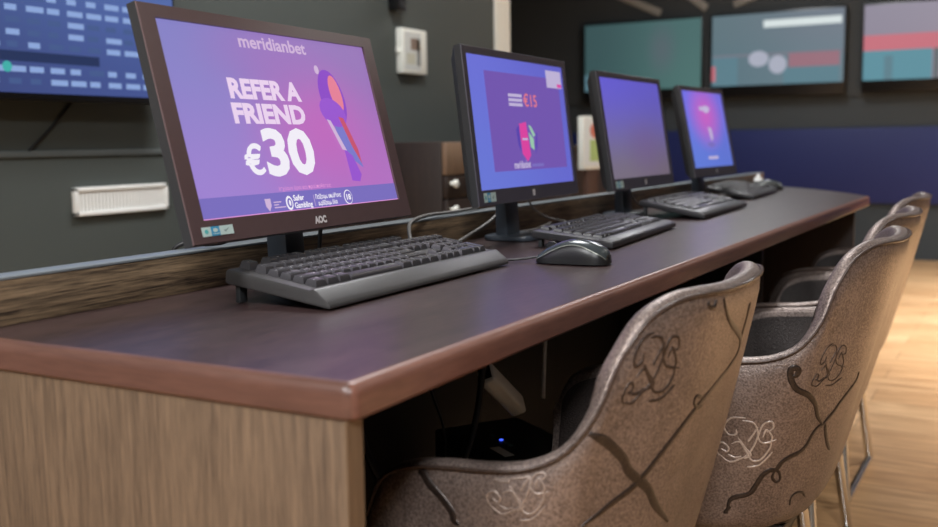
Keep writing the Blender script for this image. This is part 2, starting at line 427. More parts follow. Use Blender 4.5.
M['st_teal'] = plain('teal sticker print', lin(90, 190, 190), .4, noise=.02)
M['st_grey'] = plain('grey sticker print', lin(120, 150, 150), .4, noise=.02)
M['mark'] = plain('white badge print', lin(222, 216, 218), .4, noise=.02)

def stickers(b, x, y, w=.055, h=.011):
    z = .0012
    rect(b, x, x + w * .29, y, y + h, z, 0); rect(b, x + w * .29, x + w * .56, y, y + h, z, 1); rect(b, x + w * .56, x + w, y, y + h, z, 0)
    disc(b, x + w * .14, y + h * .5, w * .06, h * .25, z + .0003, 2, 12); disc(b, x + w * .42, y + h * .6, w * .08, h * .22, z + .0003, 0, 12)
    rect(b, x + w * .33, x + w * .53, y + h * .18, y + h * .26, z + .0003, 0)
    flat(b, [(x + w * .68, y + h * .55), (x + w * .73, y + h * .3), (x + w * .88, y + h * .75), (x + w * .73, y + h * .48)], z + .0003, 3)
ST = [M['st_white'], M['st_blue'], M['st_teal'], M['st_grey']]

# first monitor
m1 = empty('computer_monitor', (1.083, .905, ZT), .05, label='nearest monitor, its purple screen reading REFER A FRIEND and 30 euros in white', cat='monitor', group='monitors on the desk')
SM1 = screen_mat('purple advert picture', lin(132, 128, 196), lin(148, 114, 182), lin(158, 130, 208), lin(178, 112, 192), .444, .240,
                 [(.06, -.01, .20, .14, lin(196, 100, 186), .75), (-.02, .09, .2, .08, lin(158, 110, 186), .6)])
con, front, SW, SH = mon_parts(m1, (0, -.035, .216), .244, .497, .284, (.0255, .0165, .0275), M['bezel'], SM1,
                               dict(neck=(.044, -.006, .030), base=(.150, -.050, .055), dx=.034))
def pic1(b):
    z = .0004; y0 = -.005 * 0
    dz = (.0275 - .0165) / 2                     # panel centre to screen centre
    Y = lambda y: y - dz
    rect(b, -SW / 2, SW / 2, -SH / 2, Y(-.0885), z, 5)
    rect(b, -SW / 2, SW / 2, -SH / 2, -SH / 2 + .0015, z * 2, 4)
    text(b, 'meridianbet', .024, -.078, Y(.103), z * 2, 2, fit=.146, bold=.0006)
    text(b, 'REFER A', .0345, -.119, Y(.0355), z * 2, 3, fit=.150, bold=.0016)
    text(b, 'FRIEND', .0345, -.122, Y(.0035), z * 2, 3, fit=.152, bold=.0016)
    text(b, '30', .083, -.078, Y(-.0640), z * 2, 1, fit=.108, bold=.0032)
    text(b, '\u20ac', .052, -.121, Y(-.0635), z * 2, 1, fit=.036, bold=.0007); text(b, '\u20ac', .052, -.1195, Y(-.0625), z * 3, 1, fit=.036, bold=.0007)
    text(b, '\u0399\u03c3\u03c7\u03cd\u03bf\u03c5\u03bd \u03cc\u03c1\u03bf\u03b9 \u03ba\u03b1\u03b9 \u03c0\u03c1\u03bf\u03cb\u03c0\u03bf\u03b8\u03ad\u03c3\u03b5\u03b9\u03c2', .0075, -.066, Y(-.0865), z * 2, 4, fit=.118)
    # band: shield, seal, slogans, age mark
    flat(b, [(-.101, Y(-.0955)), (-.089, Y(-.0955)), (-.0895, Y(-.105)), (-.095, Y(-.112)), (-.1005, Y(-.105))], z * 2, 2)
    for k, w in enumerate((.016, .010, .024)): rect(b, -.084, -.084 + w, Y(-.1015 - k * .0035), Y(-.1000 - k * .0035), z * 2, 2)
    disc(b, -.051, Y(-.1035), .0075, .0095, z * 2, 1, 24); disc(b, -.051, Y(-.1035), .0050, .0066, z * 3, 5, 20); disc(b, -.051, Y(-.1035), .0022, .0040, z * 4, 1, 16)
    text(b, 'Safer', .0105, -.041, Y(-.1010), z * 2, 1, fit=.024, bold=.0003)
    text(b, 'Gambling', .0105, -.041, Y(-.1110), z * 2, 1, fit=.040, bold=.0003)
    rect(b, .0045, .0055, Y(-.1115), Y(-.0955), z * 2, 2)
    text(b, '\u03a0\u03b1\u03af\u03b6\u03bf\u03c5\u03bc\u03b5 \u03c5\u03c0\u03b5\u03cd\u03b8\u03c5\u03bd\u03b1', .0085, .009, Y(-.1015), z * 2, 1, fit=.062, bold=.0002)
    text(b, '\u03ba\u03b5\u03c1\u03b4\u03af\u03b6\u03bf\u03c5\u03bc\u03b5 \u03cc\u03bb\u03bf\u03b9', .0085, .013, Y(-.1105), z * 2, 1, fit=.046, bold=.0002)
    disc(b, .088, Y(-.1030), .0105, .0105, z * 2, 1, 28); disc(b, .088, Y(-.1030), .0092, .0092, z * 3, 5, 28)
    text(b, '18', .0110, .088, Y(-.1068), z * 4, 1, 'CENTER', fit=.011, bold=.0004)
    # the plain figure leaning on the right: jacket, sash and coloured legs
    disc(b, .108, Y(.042), .030, .042, z * 2, 6, 24, .25); disc(b, .118, Y(.048), .014, .028, z * 3, 8, 20, .2)
    disc(b, .100, Y(.020), .032, .020, z * 3.2, 7, 20, -.3); disc(b, .083, Y(.082), .0055, .0065, z * 3, 2, 14)
    flat(b, [(.079, Y(.010)), (.088, Y(.008)), (.112, Y(-.036)), (.101, Y(-.034))], z * 4, 2)
    flat(b, [(.092, Y(.010)), (.118, Y(.018)), (.140, Y(-.040)), (.146, Y(-.062)), (.128, Y(-.052)), (.104, Y(-.030))], z * 3, 10)
    flat(b, [(.110, Y(.014)), (.122, Y(.012)), (.142, Y(-.034)), (.144, Y(-.056)), (.128, Y(-.030))], z * 4, 9)
    flat(b, [(.106, Y(-.032)), (.124, Y(-.044)), (.136, Y(-.072)), (.128, Y(-.082)), (.108, Y(-.080))], z * 3.6, 7)
con(pic1, [M['px_white'], M['px_soft'], M['px_lilac'], M['px_pink'], M['px_band'], M['px_purple'], M['px_violet'], M['px_orange'], M['px_red'], M['px_blue']])
front('badge', lambda b: text(b, 'AOC', .0125, -.010, -.1345, .0012, 0, fit=.0275, bold=.0008), M['mark'], 'white AOC lettering on the lower bezel')
front('sticker', lambda b: stickers(b, -.2315, -.1335), ST, 'white and blue energy sticker on the bezel corner')

def small_monitor(loc, rz, tilt, W, H, scr, fn, mats, label, c, stand, note=True, case='bezel_matte', lw=None):
    r = empty('computer_monitor', loc, rz, label=label, cat='monitor', group='monitors on the desk')
    con, front, SW, SH = mon_parts(r, c, tilt, W, H, (.016, .014, .028), M[case], scr, stand)
    def shifted(b):
        n0 = len(b.verts); fn(b, SW, SH); b.verts.ensure_lookup_table()
        for v in b.verts[n0:]: v.co.z -= .007
    con(shifted, mats)
    front('badge', lambda b: rect(b, -.006, .006, -H / 2 + .008, -H / 2 + .020, .0012), M['mark'], 'small white square badge on the lower bezel')
    if note: front('sticker', lambda b: stickers(b, -W / 2 + .020, -H / 2 + .006, .050, .017), ST, 'white and blue sticker on the bezel corner')
    return r
SM2 = screen_mat('blue desktop picture', lin(106, 112, 212), lin(98, 98, 198), lin(104, 118, 212), lin(100, 104, 204), .455, .243)
M['p2_panel'] = glow('lit violet card', lin(112, 84, 172)); M['p2_grey'] = glow('lit pale grey', lin(188, 176, 212)); M['p2_orange'] = glow('lit orange lettering', lin(226, 122, 130))
M['p2_mag'] = glow('lit magenta shape', lin(214, 66, 158)); M['p2_navy'] = glow('lit indigo shape', lin(84, 66, 168)); M['p2_green'] = glow('lit pale green', lin(150, 196, 170))
def pic2(b, w, h):
    z = .0004
    rect(b, -.158, .200, -.084, .103, z, 1)
    rect(b, .135, .216, .083, .119, z * 2, 2); rect(b, .190, .214, .085, .092, z * 3, 4)
    for k in range(3): rect(b, -.064, .000, .040 + k * .009, .046 + k * .009, z * 2, 2)
    text(b, '\u20ac15', .034, .006, .041, z * 2, 3, fit=.066, bold=.0004)
    flat(b, [(-.044, -.005), (-.030, .004), (-.030, -.050), (-.040, -.036)], z * 2, 5)
    flat(b, [(-.028, .006), (.006, .010), (.014, -.056), (-.004, -.068), (-.026, -.052)], z * 2, 4)
    rect(b, -.020, .006, -.026, -.022, z * 3, 2)
    flat(b, [(.016, .004), (.028, .002), (.046, -.016), (.034, -.020)], z * 2, 6); flat(b, [(.014, -.010), (.036, -.024), (.034, -.046), (.018, -.040)], z * 2, 6)
    flat(b, [(.050, -.010), (.056, -.012), (.050, -.040), (.038, -.054)], z * 2, 5)
    text(b, 'meridianbet', .020, -.070, -.080, z * 2, 2, fit=.078, bold=.0006); rect(b, .014, .074, -.079, -.073, z * 2, 7)
m2 = small_monitor((1.811, .895, ZT), .035, .115, .487, .287, SM2, pic2, [M['p2_panel'], M['p2_grey'], M['p2_orange'], M['p2_mag'], M['p2_navy'], M['p2_green'], M['px_band']],
                   'second monitor from the front, showing a violet card on a blue screen', (0, -.015, .219), dict(neck=(.062, .004, .030), base=(.125, -.060, .052), dx=-.02))
SM3 = screen_mat('plain indigo picture', lin(100, 92, 204), lin(96, 88, 190), lin(118, 108, 126), lin(110, 98, 114), .43, .243, [(.05, -.05, .2, .1, lin(112, 86, 138), .4)])
m3 = small_monitor((2.456, .895, ZT), .003, .159, .460, .285, SM3, lambda b, w, h: None, [], 'third monitor from the front, with an empty indigo screen fading to grey',
                   (0, -.015, .212), dict(neck=(.062, .004, .030), base=(.125, -.036, .060), dx=-.015), case='bezel_matte')
SM4 = screen_mat('pink and blue picture', lin(112, 112, 226), lin(112, 108, 218), lin(96, 122, 214), lin(92, 114, 206), .38, .23, [(.0, .045, .20, .13, lin(204, 92, 188), .85)])
def pic4(b, w, h):
    z = .0004
    rect(b, -.05, .045, .065, .078, z, 1); disc(b, .01, .07, .03, .012, z, 1, 14); flat(b, [(.00, .015), (.03, .012), (.035, -.02), (.012, -.03)], z, 1); disc(b, .004, -.040, .034, .008, z, 2, 14); rect(b, -.045, .05, -.085, -.076, z, 1)
m4 = small_monitor((3.098, .895, ZT), -.037, .200, .410, .274, SM4, pic4, [M['p2_grey'], M['px_band']], 'farthest monitor on the desk, with a pink glow on its blue screen',
                   (0, -.015, .213), dict(neck=(.062, .004, .030), base=(.125, -.060, .052)), note=False)
# ------------------------------------------------------------------ keyboards
M['legend'] = plain('white key lettering', lin(190, 190, 190), .5)
M['white_leather'] = leather_mat('bright crest print', lin(184, 170, 162), lin(214, 202, 195), rough=.35, grain=.4)
def keycap(w, d, h=.0085):
    bm = bmesh.new()
    b = [(-w / 2, -d / 2), (w / 2, -d / 2), (w / 2, d / 2), (-w / 2, d / 2)]
    def ring(ins, z, dy=0): return [bm.verts.new((x - math.copysign(ins, x), y - math.copysign(ins, y) + dy, z)) for x, y in b]
    R = [ring(0, 0), ring(.0004, .002), ring(.0022, h - .0008, .0006), ring(.0030, h, .0006)]
    c = ring(.0055, h - .0007, .0006)
    R.append(c)
    for A, B in zip(R, R[1:]):
        for k in range(4): bm.faces.new((A[k], A[(k + 1) % 4], B[(k + 1) % 4], B[k]))
    bm.faces.new(R[-1]); bm.faces.new(R[0][::-1])
    return bm
LEG = {0: ['esc', 'F1', 'F2', 'F3', 'F4', 'F5', 'F6', 'F7', 'F8', 'F9', 'F10', 'F11', 'F12', '', '', ''], 1: list('`1234567890-=') + ['', '', '', '', '', '/', '*', '-'], 2: ['tab'] + list('QWERTYUIOP[]\\') + ['', '', ''] + list('789'),
       3: ['caps'] + list("ASDFGHJKL;'") + ['enter'] + list('456'), 4: ['shift'] + list('ZXCVBNM,./') + ['shift', '\u2191'] + list('123'), 5: ['ctrl', '', 'alt', '', 'alt', '', '', 'ctrl', '\u2190', '\u2193', '\u2192', '0', '.']}
def legend(bm, s, w, d, h):
    t = bmesh.new(); text(t, s, .0052 if len(s) == 1 else .0034, -w / 2 + .0042, 0, 0)
    merge(bm, t, 1, Matrix.Translation((0, d / 2 - .0088, h - .00045)) @ Matrix.Rotation(-PI / 2, 4, 'X'))
def layout():
    """(x, row, width, rows) of a full keyboard, in key units"""
    K = []
    def row(r, x, ws):
        for w in ws:
            if w > 0: K.append((x, r, w, 1)); x += w
            else: x -= w
    row(0, 0, [1, -1, 1, 1, 1, 1, -.5, 1, 1, 1, 1, -.5, 1, 1, 1, 1, -.25, 1, 1, 1])
    row(1, 0, [1] * 13 + [2, -.25, 1, 1, 1, -.25, 1, 1, 1, 1])
    row(2, 0, [1.5] + [1] * 12 + [1.5, -.25, 1, 1, 1, -.25, 1, 1, 1])
    row(3, 0, [1.75] + [1] * 11 + [2.25, -3.5, 1, 1, 1])
    row(4, 0, [2.25] + [1] * 10 + [2.75, -1.25, 1, -1.25, 1, 1, 1])
    row(5, 0, [1.25, 1.25, 1.25, 6.25, 1.25, 1.25, 1.25, 1.25, -.25, 1, 1, 1, -.25, 2, 1])
    K.append((21.5, 2, 1, 2)); K.append((21.5, 4, 1, 2))
    return K
def keyboard(loc, rz, L, Dp, lift, prof, y_keys, body_m, side_m, cap_m, label, feet=True, keys='each', u=.0194, rp=.0188, lip=None, x_off=0., key_h=.0085):
    """front-left corner of the case stands at loc"""
    r = empty('keyboard', loc, rz, label=label, cat='keyboard', group='keyboards on the desk')
    T = Matrix.Translation((0, 0, .0015)) @ Matrix.Rotation(math.atan2(lift, Dp), 4, 'X')
    bm = bmesh.new(); prism(bm, prof, 0, L, 'X', M=T, bev=.0022); link_mesh('case', bm, body_m, r, smooth=35)
    if side_m:
        bm = bmesh.new(); prism(bm, [(.004, -.0005), (Dp - .002, -.0005), (Dp - .002, .008), (.012, .006)], .003, L - .003, 'X', M=T); link_mesh('bottom_shell', bm, side_m, r)
    if lip:
        bm = bmesh.new(); prism(bm, lip, -.0006, L + .0006, 'X', M=T, bev=.002); link_mesh('palm_strip', bm, lip_m, r, smooth=35)
    zk = lambda y: top_at(prof, y)
    if feet:
        for fx in (.006, L - .020):
            bm = bmesh.new(); h = (T @ Vector((fx, Dp - .012, 0))).z
            box(bm, fx, fx + .014, Dp - .020, Dp - .013, 0, h + .004, bev=.0012); link_mesh('foot', bm, side_m or body_m, r)
    meshes = {}; rest = bmesh.new(); n = 0; KK = layout()
    x0 = (L - 22.5 * u) / 2 + x_off
    mid = .5
    order = sorted(KK, key=lambda k: (k[1] == 0 and k[0] > 14, 0))
    allk = bmesh.new()
    seen = {k: 0 for k in range(6)}
    for (x, rr, w, hh) in order:
        gap = .006 if rr == 0 else 0.
        y = y_keys + (5 - rr) * rp + rp / 2 + gap - (hh - 1) * rp / 2
        cx = x0 + (x + w / 2) * u
        hk = key_h * (1. if w < 6 else .72) * (1 + .18 * (rr in (0, 1)))
        lg = LEG[rr][seen[rr]] if hh == 1 else ''; seen[rr] += hh == 1
        key = (w, hh, hk, lg)
        loc_m = T @ Matrix.Translation((cx, y, zk(y) - .001))
        n += 1
        if keys == 'each' and n <= 100:
            if key not in meshes:
                kb_ = keycap(w * u - .0012, hh * rp - .0012, hk)
                if lg: legend(kb_, lg, w * u - .0012, hh * rp - .0012, hk)
                o = link_mesh('key', kb_, [cap_m, M['legend']], r, smooth=30); meshes[key] = o
            else:
                o = meshes[key].copy(); COL.objects.link(o); o.parent = r
            o.matrix_local = loc_m
        else:
            merge(allk, keycap(w * u - .0012, hh * rp - .0012, hk), 0, loc_m)
    o = link_mesh('key', allk, cap_m, r, smooth=30); o['kind'] = 'stuff'
    return r
def top_at(prof, y):
    best = 0
    for (a, za), (b, zb) in zip(prof, prof[1:] + prof[:1]):
        if min(a, b) <= y <= max(a, b) and abs(a - b) > 1e-9: best = max(best, za + (zb - za) * (y - a) / (b - a))
    return best
lip_m = M['key_body']
# thick charcoal keyboard with a sloping front palm strip and its rear feet out
keyboard((.921, .699, ZT), .018, .470, .157, .023, [(0, 0), (0, .004), (.004, .0085), (.024, .0195), (.028, .0185), (.030, .0170), (.153, .0185), (.157, .0155), (.157, .002), (.155, 0)], .0330,
         M['key_body'], M['key_side'], M['key_cap'], 'nearest keyboard, thick and charcoal grey with rear feet out, below the REFER A FRIEND screen')
keyboard((1.660, .640, ZT), .075, .466, .155, .016, [(0, 0), (0, .008), (.003, .0115), (.024, .0145), (.026, .0130), (.152, .0135), (.155, .0115), (.155, .002), (.153, 0)], .0285,
         M['key_body2'], M['key_side'], M['key_cap2'], 'second keyboard, slim and black, behind the mouse', u=.0186, key_h=.0060)
keyboard((2.368, .682, ZT), .035, .470, .165, .030, [(0, 0), (0, .008), (.003, .0115), (.024, .0145), (.026, .0130), (.162, .0135), (.165, .0115), (.165, .002), (.163, 0)], .034,
         M['key_body2'], M['key_side'], M['key_cap2'], 'third keyboard from the front, black, tilted up at the back', u=.0186, key_h=.0060, keys='one')
keyboard((3.185, .762, ZT), .06, .455, .155, .028, [(0, 0), (0, .008), (.003, .0115), (.024, .0145), (.026, .0130), (.152, .0135), (.155, .0115), (.155, .002), (.153, 0)], .0285,
         M['key_body2'], M['key_side'], M['key_cap2'], 'farthest keyboard, black, in front of the last monitor', u=.0184, key_h=.0060, keys='one')

# ------------------------------------------------------------------ mice
def mouse(loc, rz, label):
    """nose along +y"""
    r = empty('computer_mouse', loc, rz, label=label, cat='mouse', group='mice on the desk')
    L = .120
    def halfw(t): return .0300 * (1 - .10 * math.sin(PI * t) ** 2) * max(0, 1 - abs(2 * t - 1) ** 3.6) ** (1 / 2.6)
    def crown(t): return (.010 + .0275 * math.sin(PI * min(1, (t * .92 + .10))) ** .85) * (1 if t > .06 else .55 + t * 7.5)
    def grid(sc, z0, cut=None, nt=28, na=15):
        bm = bmesh.new(); rows = []
        for i in range(nt + 1):
            t = .5 - .5 * math.cos(PI * i / nt); w = max(halfw(t), .0015) * sc; h = max(crown(t), .006); y = (t - .5) * L
            ring = []
            for k in range(na + 1):
                a = PI * k / na
                x = -w * math.copysign(abs(math.cos(a)) ** .72, math.cos(a)); z = z0 + (h - z0) * abs(math.sin(a)) ** .75
                ring.append(bm.verts.new((x, y, z)))
            rows.append(ring)
        for A, B in zip(rows, rows[1:]):
            for k in range(na): bm.faces.new((A[k], A[k + 1], B[k + 1], B[k]))
            bm.faces.new((A[-1], A[0], B[0], B[-1]))
        bm.faces.new(rows[0]); bm.faces.new(rows[-1][::-1])
        return bm
    link_mesh('base', grid(1., .0012), M['mouse_side'], r, smooth=50)
    # upper shell: the crown of the same form, lifted slightly and ending above a curved seam
    def shellgrid(off, a0f, a1f, mat, name):
        bm = bmesh.new(); rows = []; nt, na = 28, 12
        for i in range(nt + 1):
            t = .02 + .96 * i / nt; w = halfw(t) + off; h = max(crown(t), .006) + off; y = (t - .5) * L; ring = []
            a0, a1 = a0f(t), a1f(t)
            for k in range(na + 1):
                a = a0 + (a1 - a0) * k / na
                ring.append(bm.verts.new((-w * math.copysign(abs(math.cos(a)) ** .72, math.cos(a)), y, .0012 + (h - .0012) * abs(math.sin(a)) ** .75)))
            rows.append(ring)
        for A, B in zip(rows, rows[1:]):
            for k in range(na): bm.faces.new((A[k], A[k + 1], B[k + 1], B[k]))
        return link_mesh(name, bm, mat, r, smooth=60)
    seam = lambda t: .40 + .42 * math.sin(PI * min(1, max(0, 1.05 * t + .02))) ** 1.2
    shellgrid(.0007, lambda t: seam(t), lambda t: PI - seam(t), M['mouse_top'], 'top_shell')
    tag(shellgrid(.0011, lambda t: seam(t) - .035, lambda t: seam(t) + .035, M['mouse_line'], 'seam_trim'), 'pale curved seam along the side')
    shellgrid(.0011, lambda t: PI - seam(t) - .035, lambda t: PI - seam(t) + .035, M['mouse_line'], 'seam_trim')
    bm = bmesh.new(); lathe(bm, [(.004, -.0035), (.0095, -.003), (.010, 0), (.0095, .003), (.004, .0035)], 20, Matrix.Translation((0, .036, .0235)) @ Matrix.Rotation(PI / 2, 4, 'Y'))
    link_mesh('scroll_wheel', bm, M['black_plastic'], r)
    return r
mouse((1.452, .625, ZT), .05, 'dark two-tone mouse between the nearest keyboard and the second keyboard')
mouse((3.80, .865, ZT), .3, 'black mouse at the far end of the desk beside the last keyboard')

# ------------------------------------------------------------------ cables on the desk
def cable(P, r, m, label, n=40, name='cable', cat='cable', group=None):
    bm = bmesh.new(); tube(bm, P, r, 8, n); o = link_mesh(name, bm, M[m], smooth=60); return tag(o, label, cat, group)
cable([(1.447, .684, ZT + .008), (1.43, .72, ZT + .0035), (1.40, .78, ZT + .0026), (1.45, .86, ZT + .0026), (1.56, .93, ZT + .0026)], .0018, 'cable_black', 'thin black mouse cord running back between the two nearest keyboards')
cable([(1.345, .852, ZT + .030), (1.37, .875, ZT + .042), (1.46, .930, ZT + .055), (1.56, .960, ZT + .0595), (1.68, .978, ZT + .0575), (1.79, .988, ZT + .058), (1.83, 1.000, ZT + .060), (1.85, 1.012, ZT + .048), (1.852, 1.014, ZT - .03)], .0034, 'cable_grey',
      'grey keyboard lead arching from the nearest keyboard over the upstand')
cable([(1.55, .925, ZT + .0040), (1.63, .940, ZT + .0045), (1.70, .950, ZT + .012), (1.78, .945, ZT + .034), (1.82, .936, ZT + .060)], .0034, 'cable_grey', 'grey lead rising behind the foot of the second monitor', n=30)
cable([(1.225, .935, ZT + .10), (1.228, .945, ZT + .06), (1.23, .95, ZT + .02), (1.215, .94, ZT + .008), (1.245, .93, ZT + .0055)], .0033, 'cable_black', 'black lead hanging behind the nearest monitor, right of its foot', n=30)
cable([(1.055, .945, ZT + .085), (1.045, .955, ZT + .070), (1.035, .955, ZT + .062), (1.02, .975, ZT + .058), (1.00, 1.000, ZT + .060), (.99, 1.012, ZT + .046), (.988, 1.014, ZT + .0)], .0033, 'cable_black', 'black plug lead behind the nearest monitor, left of its foot', n=30)
cable([(1.93, .93, ZT + .10), (1.96, .945, ZT + .06), (2.03, .94, ZT + .025), (2.10, .90, ZT + .007), (2.13, .88, ZT + .0045)], .0022, 'cable_grey', 'thin grey lead sagging from the second monitor to the desk', n=30)
cable([(1.86, .945, ZT + .003), (1.93, .93, ZT + .003), (2.02, .945, ZT + .003), (2.09, .955, ZT + .006)], .0022, 'cable_grey', 'thin grey lead lying on the desk behind the second keyboard', n=30)
cable([(2.55, .93, ZT + .09), (2.58, .945, ZT + .05), (2.64, .94, ZT + .014), (2.70, .93, ZT + .006)], .003, 'cable_grey', 'grey lead dropping behind the third monitor', n=30)
cable([(3.16, .94, ZT + .09), (3.18, .95, ZT + .05), (3.22, .95, ZT + .014), (3.27, .94, ZT + .006)], .003, 'cable_grey', 'grey lead dropping behind the farthest monitor', n=30)
# small white adapter at the far end
wa = empty('power_adapter', (3.93, .925, ZT), .2, label='small white adapter on the far back corner of the desk', cat='adapter')
bm = bmesh.new(); box(bm, -.02, .02, -.015, .015, 0, .042, bev=.006, seg=3); link_mesh('adapter_body', bm, M['white'], wa)
bm = bmesh.new(); lathe(bm, [(.008, .040), (.007, .052), (.003, .056)], 12); link_mesh('cord_sleeve', bm, M['white'], wa)

# ------------------------------------------------------------------ under the desk
pc = empty('computer_tower', (1.550, .795, 0), -.60, label='black computer tower standing on the floor under the desk', cat='computer')
bm = bmesh.new(); box(bm, -.0875, .0875, -.17, .12, .012, .42, bev=.006); link_mesh('tower_case', bm, M['black_plastic'], pc)
bm = bmesh.new(); box(bm, -.089, .089, -.180, -.168, .012, .421, bev=.005); link_mesh('front_panel', bm, M['tv_case'], pc)
for sx in (-.07, .07):
    for sy in (-.14, .095):
        bm = bmesh.new(); lathe(bm, [(.014, 0), (.016, .004), (.015, .014)], 14, Matrix.Translation((sx, sy, 0))); link_mesh('foot', bm, M['black_plastic'], pc)
bm = bmesh.new(); box(bm, -.054, -.036, -.092, -.036, .4195, .4207); tag(link_mesh('label_sticker', bm, M['white_paper'], pc), 'white label strip on top of the case')
M['led'] = glow('blue power light', lin(60, 90, 255), 2.)
bm = bmesh.new(); lathe(bm, [(.0035, .419), (.0035, .4212), (.002, .4218)], 12, Matrix.Translation((-.014, -.004, 0))); tag(link_mesh('power_light', bm, M['led'], pc), 'lit blue power light')
for k in range(3):
    bm = bmesh.new(); box(bm, -.018, -.011, -.045 + k * .018 + (.03 if k == 2 else 0), -.034 + k * .018 + (.03 if k == 2 else 0), .4195, .4206); link_mesh('port', bm, M['st_grey'], pc)

ad = empty('power_adapter', (1.400, .755, .572), 0, label='white power adapter hanging on its lead under the desk', cat='adapter')
T_ = Matrix.Rotation(.62, 4, 'Y') @ Matrix.Rotation(-.5, 4, 'X')
bm = bmesh.new(); box(bm, -.005, .140, -.014, .014, -.017, .017, bev=.006, seg=3, M=T_); link_mesh('adapter_body', bm, M['white'], ad)
bm = bmesh.new(); box(bm, -.0065, -.004, -.010, .010, -.012, .012, M=T_); tag(link_mesh('socket_face', bm, M['black_plastic'], ad), 'black socket end of the adapter')
cable([(1.397, .755, .580), (1.385, .76, .64), (1.37, .80, .700), (1.37, .80, .7178)], .004, 'cable_black', 'short black lead holding the white adapter under the desk', n=20)
cable([(1.350, .735, .7178), (1.356, .737, .60), (1.34, .745, .50), (1.28, .75, .435), (1.20, .775, .42), (1.13, .79, .49), (1.10, .80, .60), (1.10, .81, .7178)], .0055, 'cable_black', 'thick black cable looping down under the desk from the white adapter', n=50)
cable([(1.13, .71, .7178), (1.15, .71, .62), (1.20, .715, .53), (1.215, .73, .44), (1.23, .74, .30), (1.28, .79, .005)], .002, 'cable_black', 'thin black cable dropping to the floor under the desk', n=40)
cable([(1.735, .80, .7178), (1.728, .80, .62), (1.722, .80, .56), (1.716, .80, .50), (1.712, .80, .455)], .0035, 'white', 'straight white cable hanging under the desk beside the tower', n=30)

# ------------------------------------------------------------------ chairs
def catmull(P, n):
    """n samples through control points P (tuples)"""
    out = []
    m = len(P) - 1
    for k in range(n):
        t = k * m / (n - 1)
        i = min(int(t), m - 1); f = t - i
        p0 = P[max(i - 1, 0)]; p1 = P[i]; p2 = P[i + 1]; p3 = P[min(i + 2, m)]
        out.append(tuple(0.5 * (2 * b + (c - a) * f + (2 * a - 5 * b + 4 * c - d) * f * f + (3 * b - a - 3 * c + d) * f ** 3)
                         for a, b, c, d in zip(p0, p1, p2, p3)))
    return out
RIM = [(0, 0, .778), (.06, .002, .779), (.115, .012, .781), (.155, .03, .778), (.19, .052, .760), (.215, .07, .722), (.235, .085, .676),
       (.252, .112, .638), (.262, .15, .619), (.266, .195, .612), (.266, .24, .609), (.264, .285, .602), (.258, .325, .582), (.250, .350, .535)]
BOT = [(0, .119, .33), (.055, .120, .33), (.105, .125, .33), (.145, .136, .33), (.178, .152, .33), (.203, .170, .33), (.22, .195, .33),
       (.23, .222, .33), (.235, .248, .33), (.237, .272, .33), (.237, .296, .33), (.236, .318, .33), (.234, .338, .33), (.231, .352, .33)]
NH = 44
_R = catmull(RIM, NH); _B = catmull(BOT, NH)
RU = [(-x, y, z) for x, y, z in _R[:0:-1]] + _R
BU = [(-x, y, z) for x, y, z in _B[:0:-1]] + _B
NU = len(RU)
def _inw(C):
    res = []
    for i in range(NU):
        a = C[max(i - 1, 0)]; b = C[min(i + 1, NU - 1)]
        tx, ty = b[0] - a[0], b[1] - a[1]; l = math.hypot(tx, ty) or 1
        res.append((-ty / l, tx / l))      # to the left of the path: the inside of the U
    return res
INR = _inw(RU); INB = _inw(BU)
def shell(i, v, off=0.0):
    """point of the outer surface; i = float index along the U, v = 0 bottom .. 1 rim; off pushes outwards"""
    i = min(max(i, 0), NU - 1.0001); k = int(i); f = i - k
    L = lambda A: [A[k][q] * (1 - f) + A[k + 1][q] * f for q in range(len(A[k]))]
    r = L(RU); b = L(BU); nr = L(INR); nb = L(INB)
    n = [nb[q] * (1 - v) + nr[q] * v for q in range(2)]
    d = -.012 * math.sin(math.pi * v) * min(1, abs(b[0]) / .2) - off
    if v < .14:
        d += .036 * (1 - math.sqrt(max(0, 1 - (1 - v / .14) ** 2)))
    if v > .93:
        d += .004 * ((v - .93) / .07) ** 2
    return (b[0] + (r[0] - b[0]) * v + n[0] * d, b[1] + (r[1] - b[1]) * v + n[1] * d, b[2] + (r[2] - b[2]) * v)

def surf_frame(i, v):
    p = Vector(shell(i, v)); a = Vector(shell(i + .3, v)) - Vector(shell(i - .3, v)); b = Vector(shell(i, min(v + .01, 1))) - Vector(shell(i, max(v - .01, 0)))
    n = a.cross(b).normalized()
    if n.dot(p - Vector((0, .3, p.z))) < 0: n = -n
    return p, n
def ribbon(bm, IV, w, h=.0012, n=None, taper=True, mat=0):
    Q = smooth_path([(a, b, 0) for a, b in IV], n or max(8, len(IV) * 5))
    fr = [surf_frame(q.x, q.y) for q in Q]; rows = []
    for k, (p, nn) in enumerate(fr):
        t = fr[min(k + 1, len(fr) - 1)][0] - fr[max(k - 1, 0)][0]
        s = nn.cross(t).normalized(); f = k / (len(fr) - 1)
        ww = w * (min(1, .35 + 5 * f, .35 + 5 * (1 - f)) if taper else 1) / 2
        rows.append([bm.verts.new(p + s * x * ww + nn * z) for x, z in ((-1, -.0006), (-.8, h * .6), (-.3, h), (.3, h), (.8, h * .6), (1, -.0006))])
    for A, B in zip(rows, rows[1:]):
        for k in range(5): f = bm.faces.new((A[k], A[k + 1], B[k + 1], B[k])); f.material_index = mat
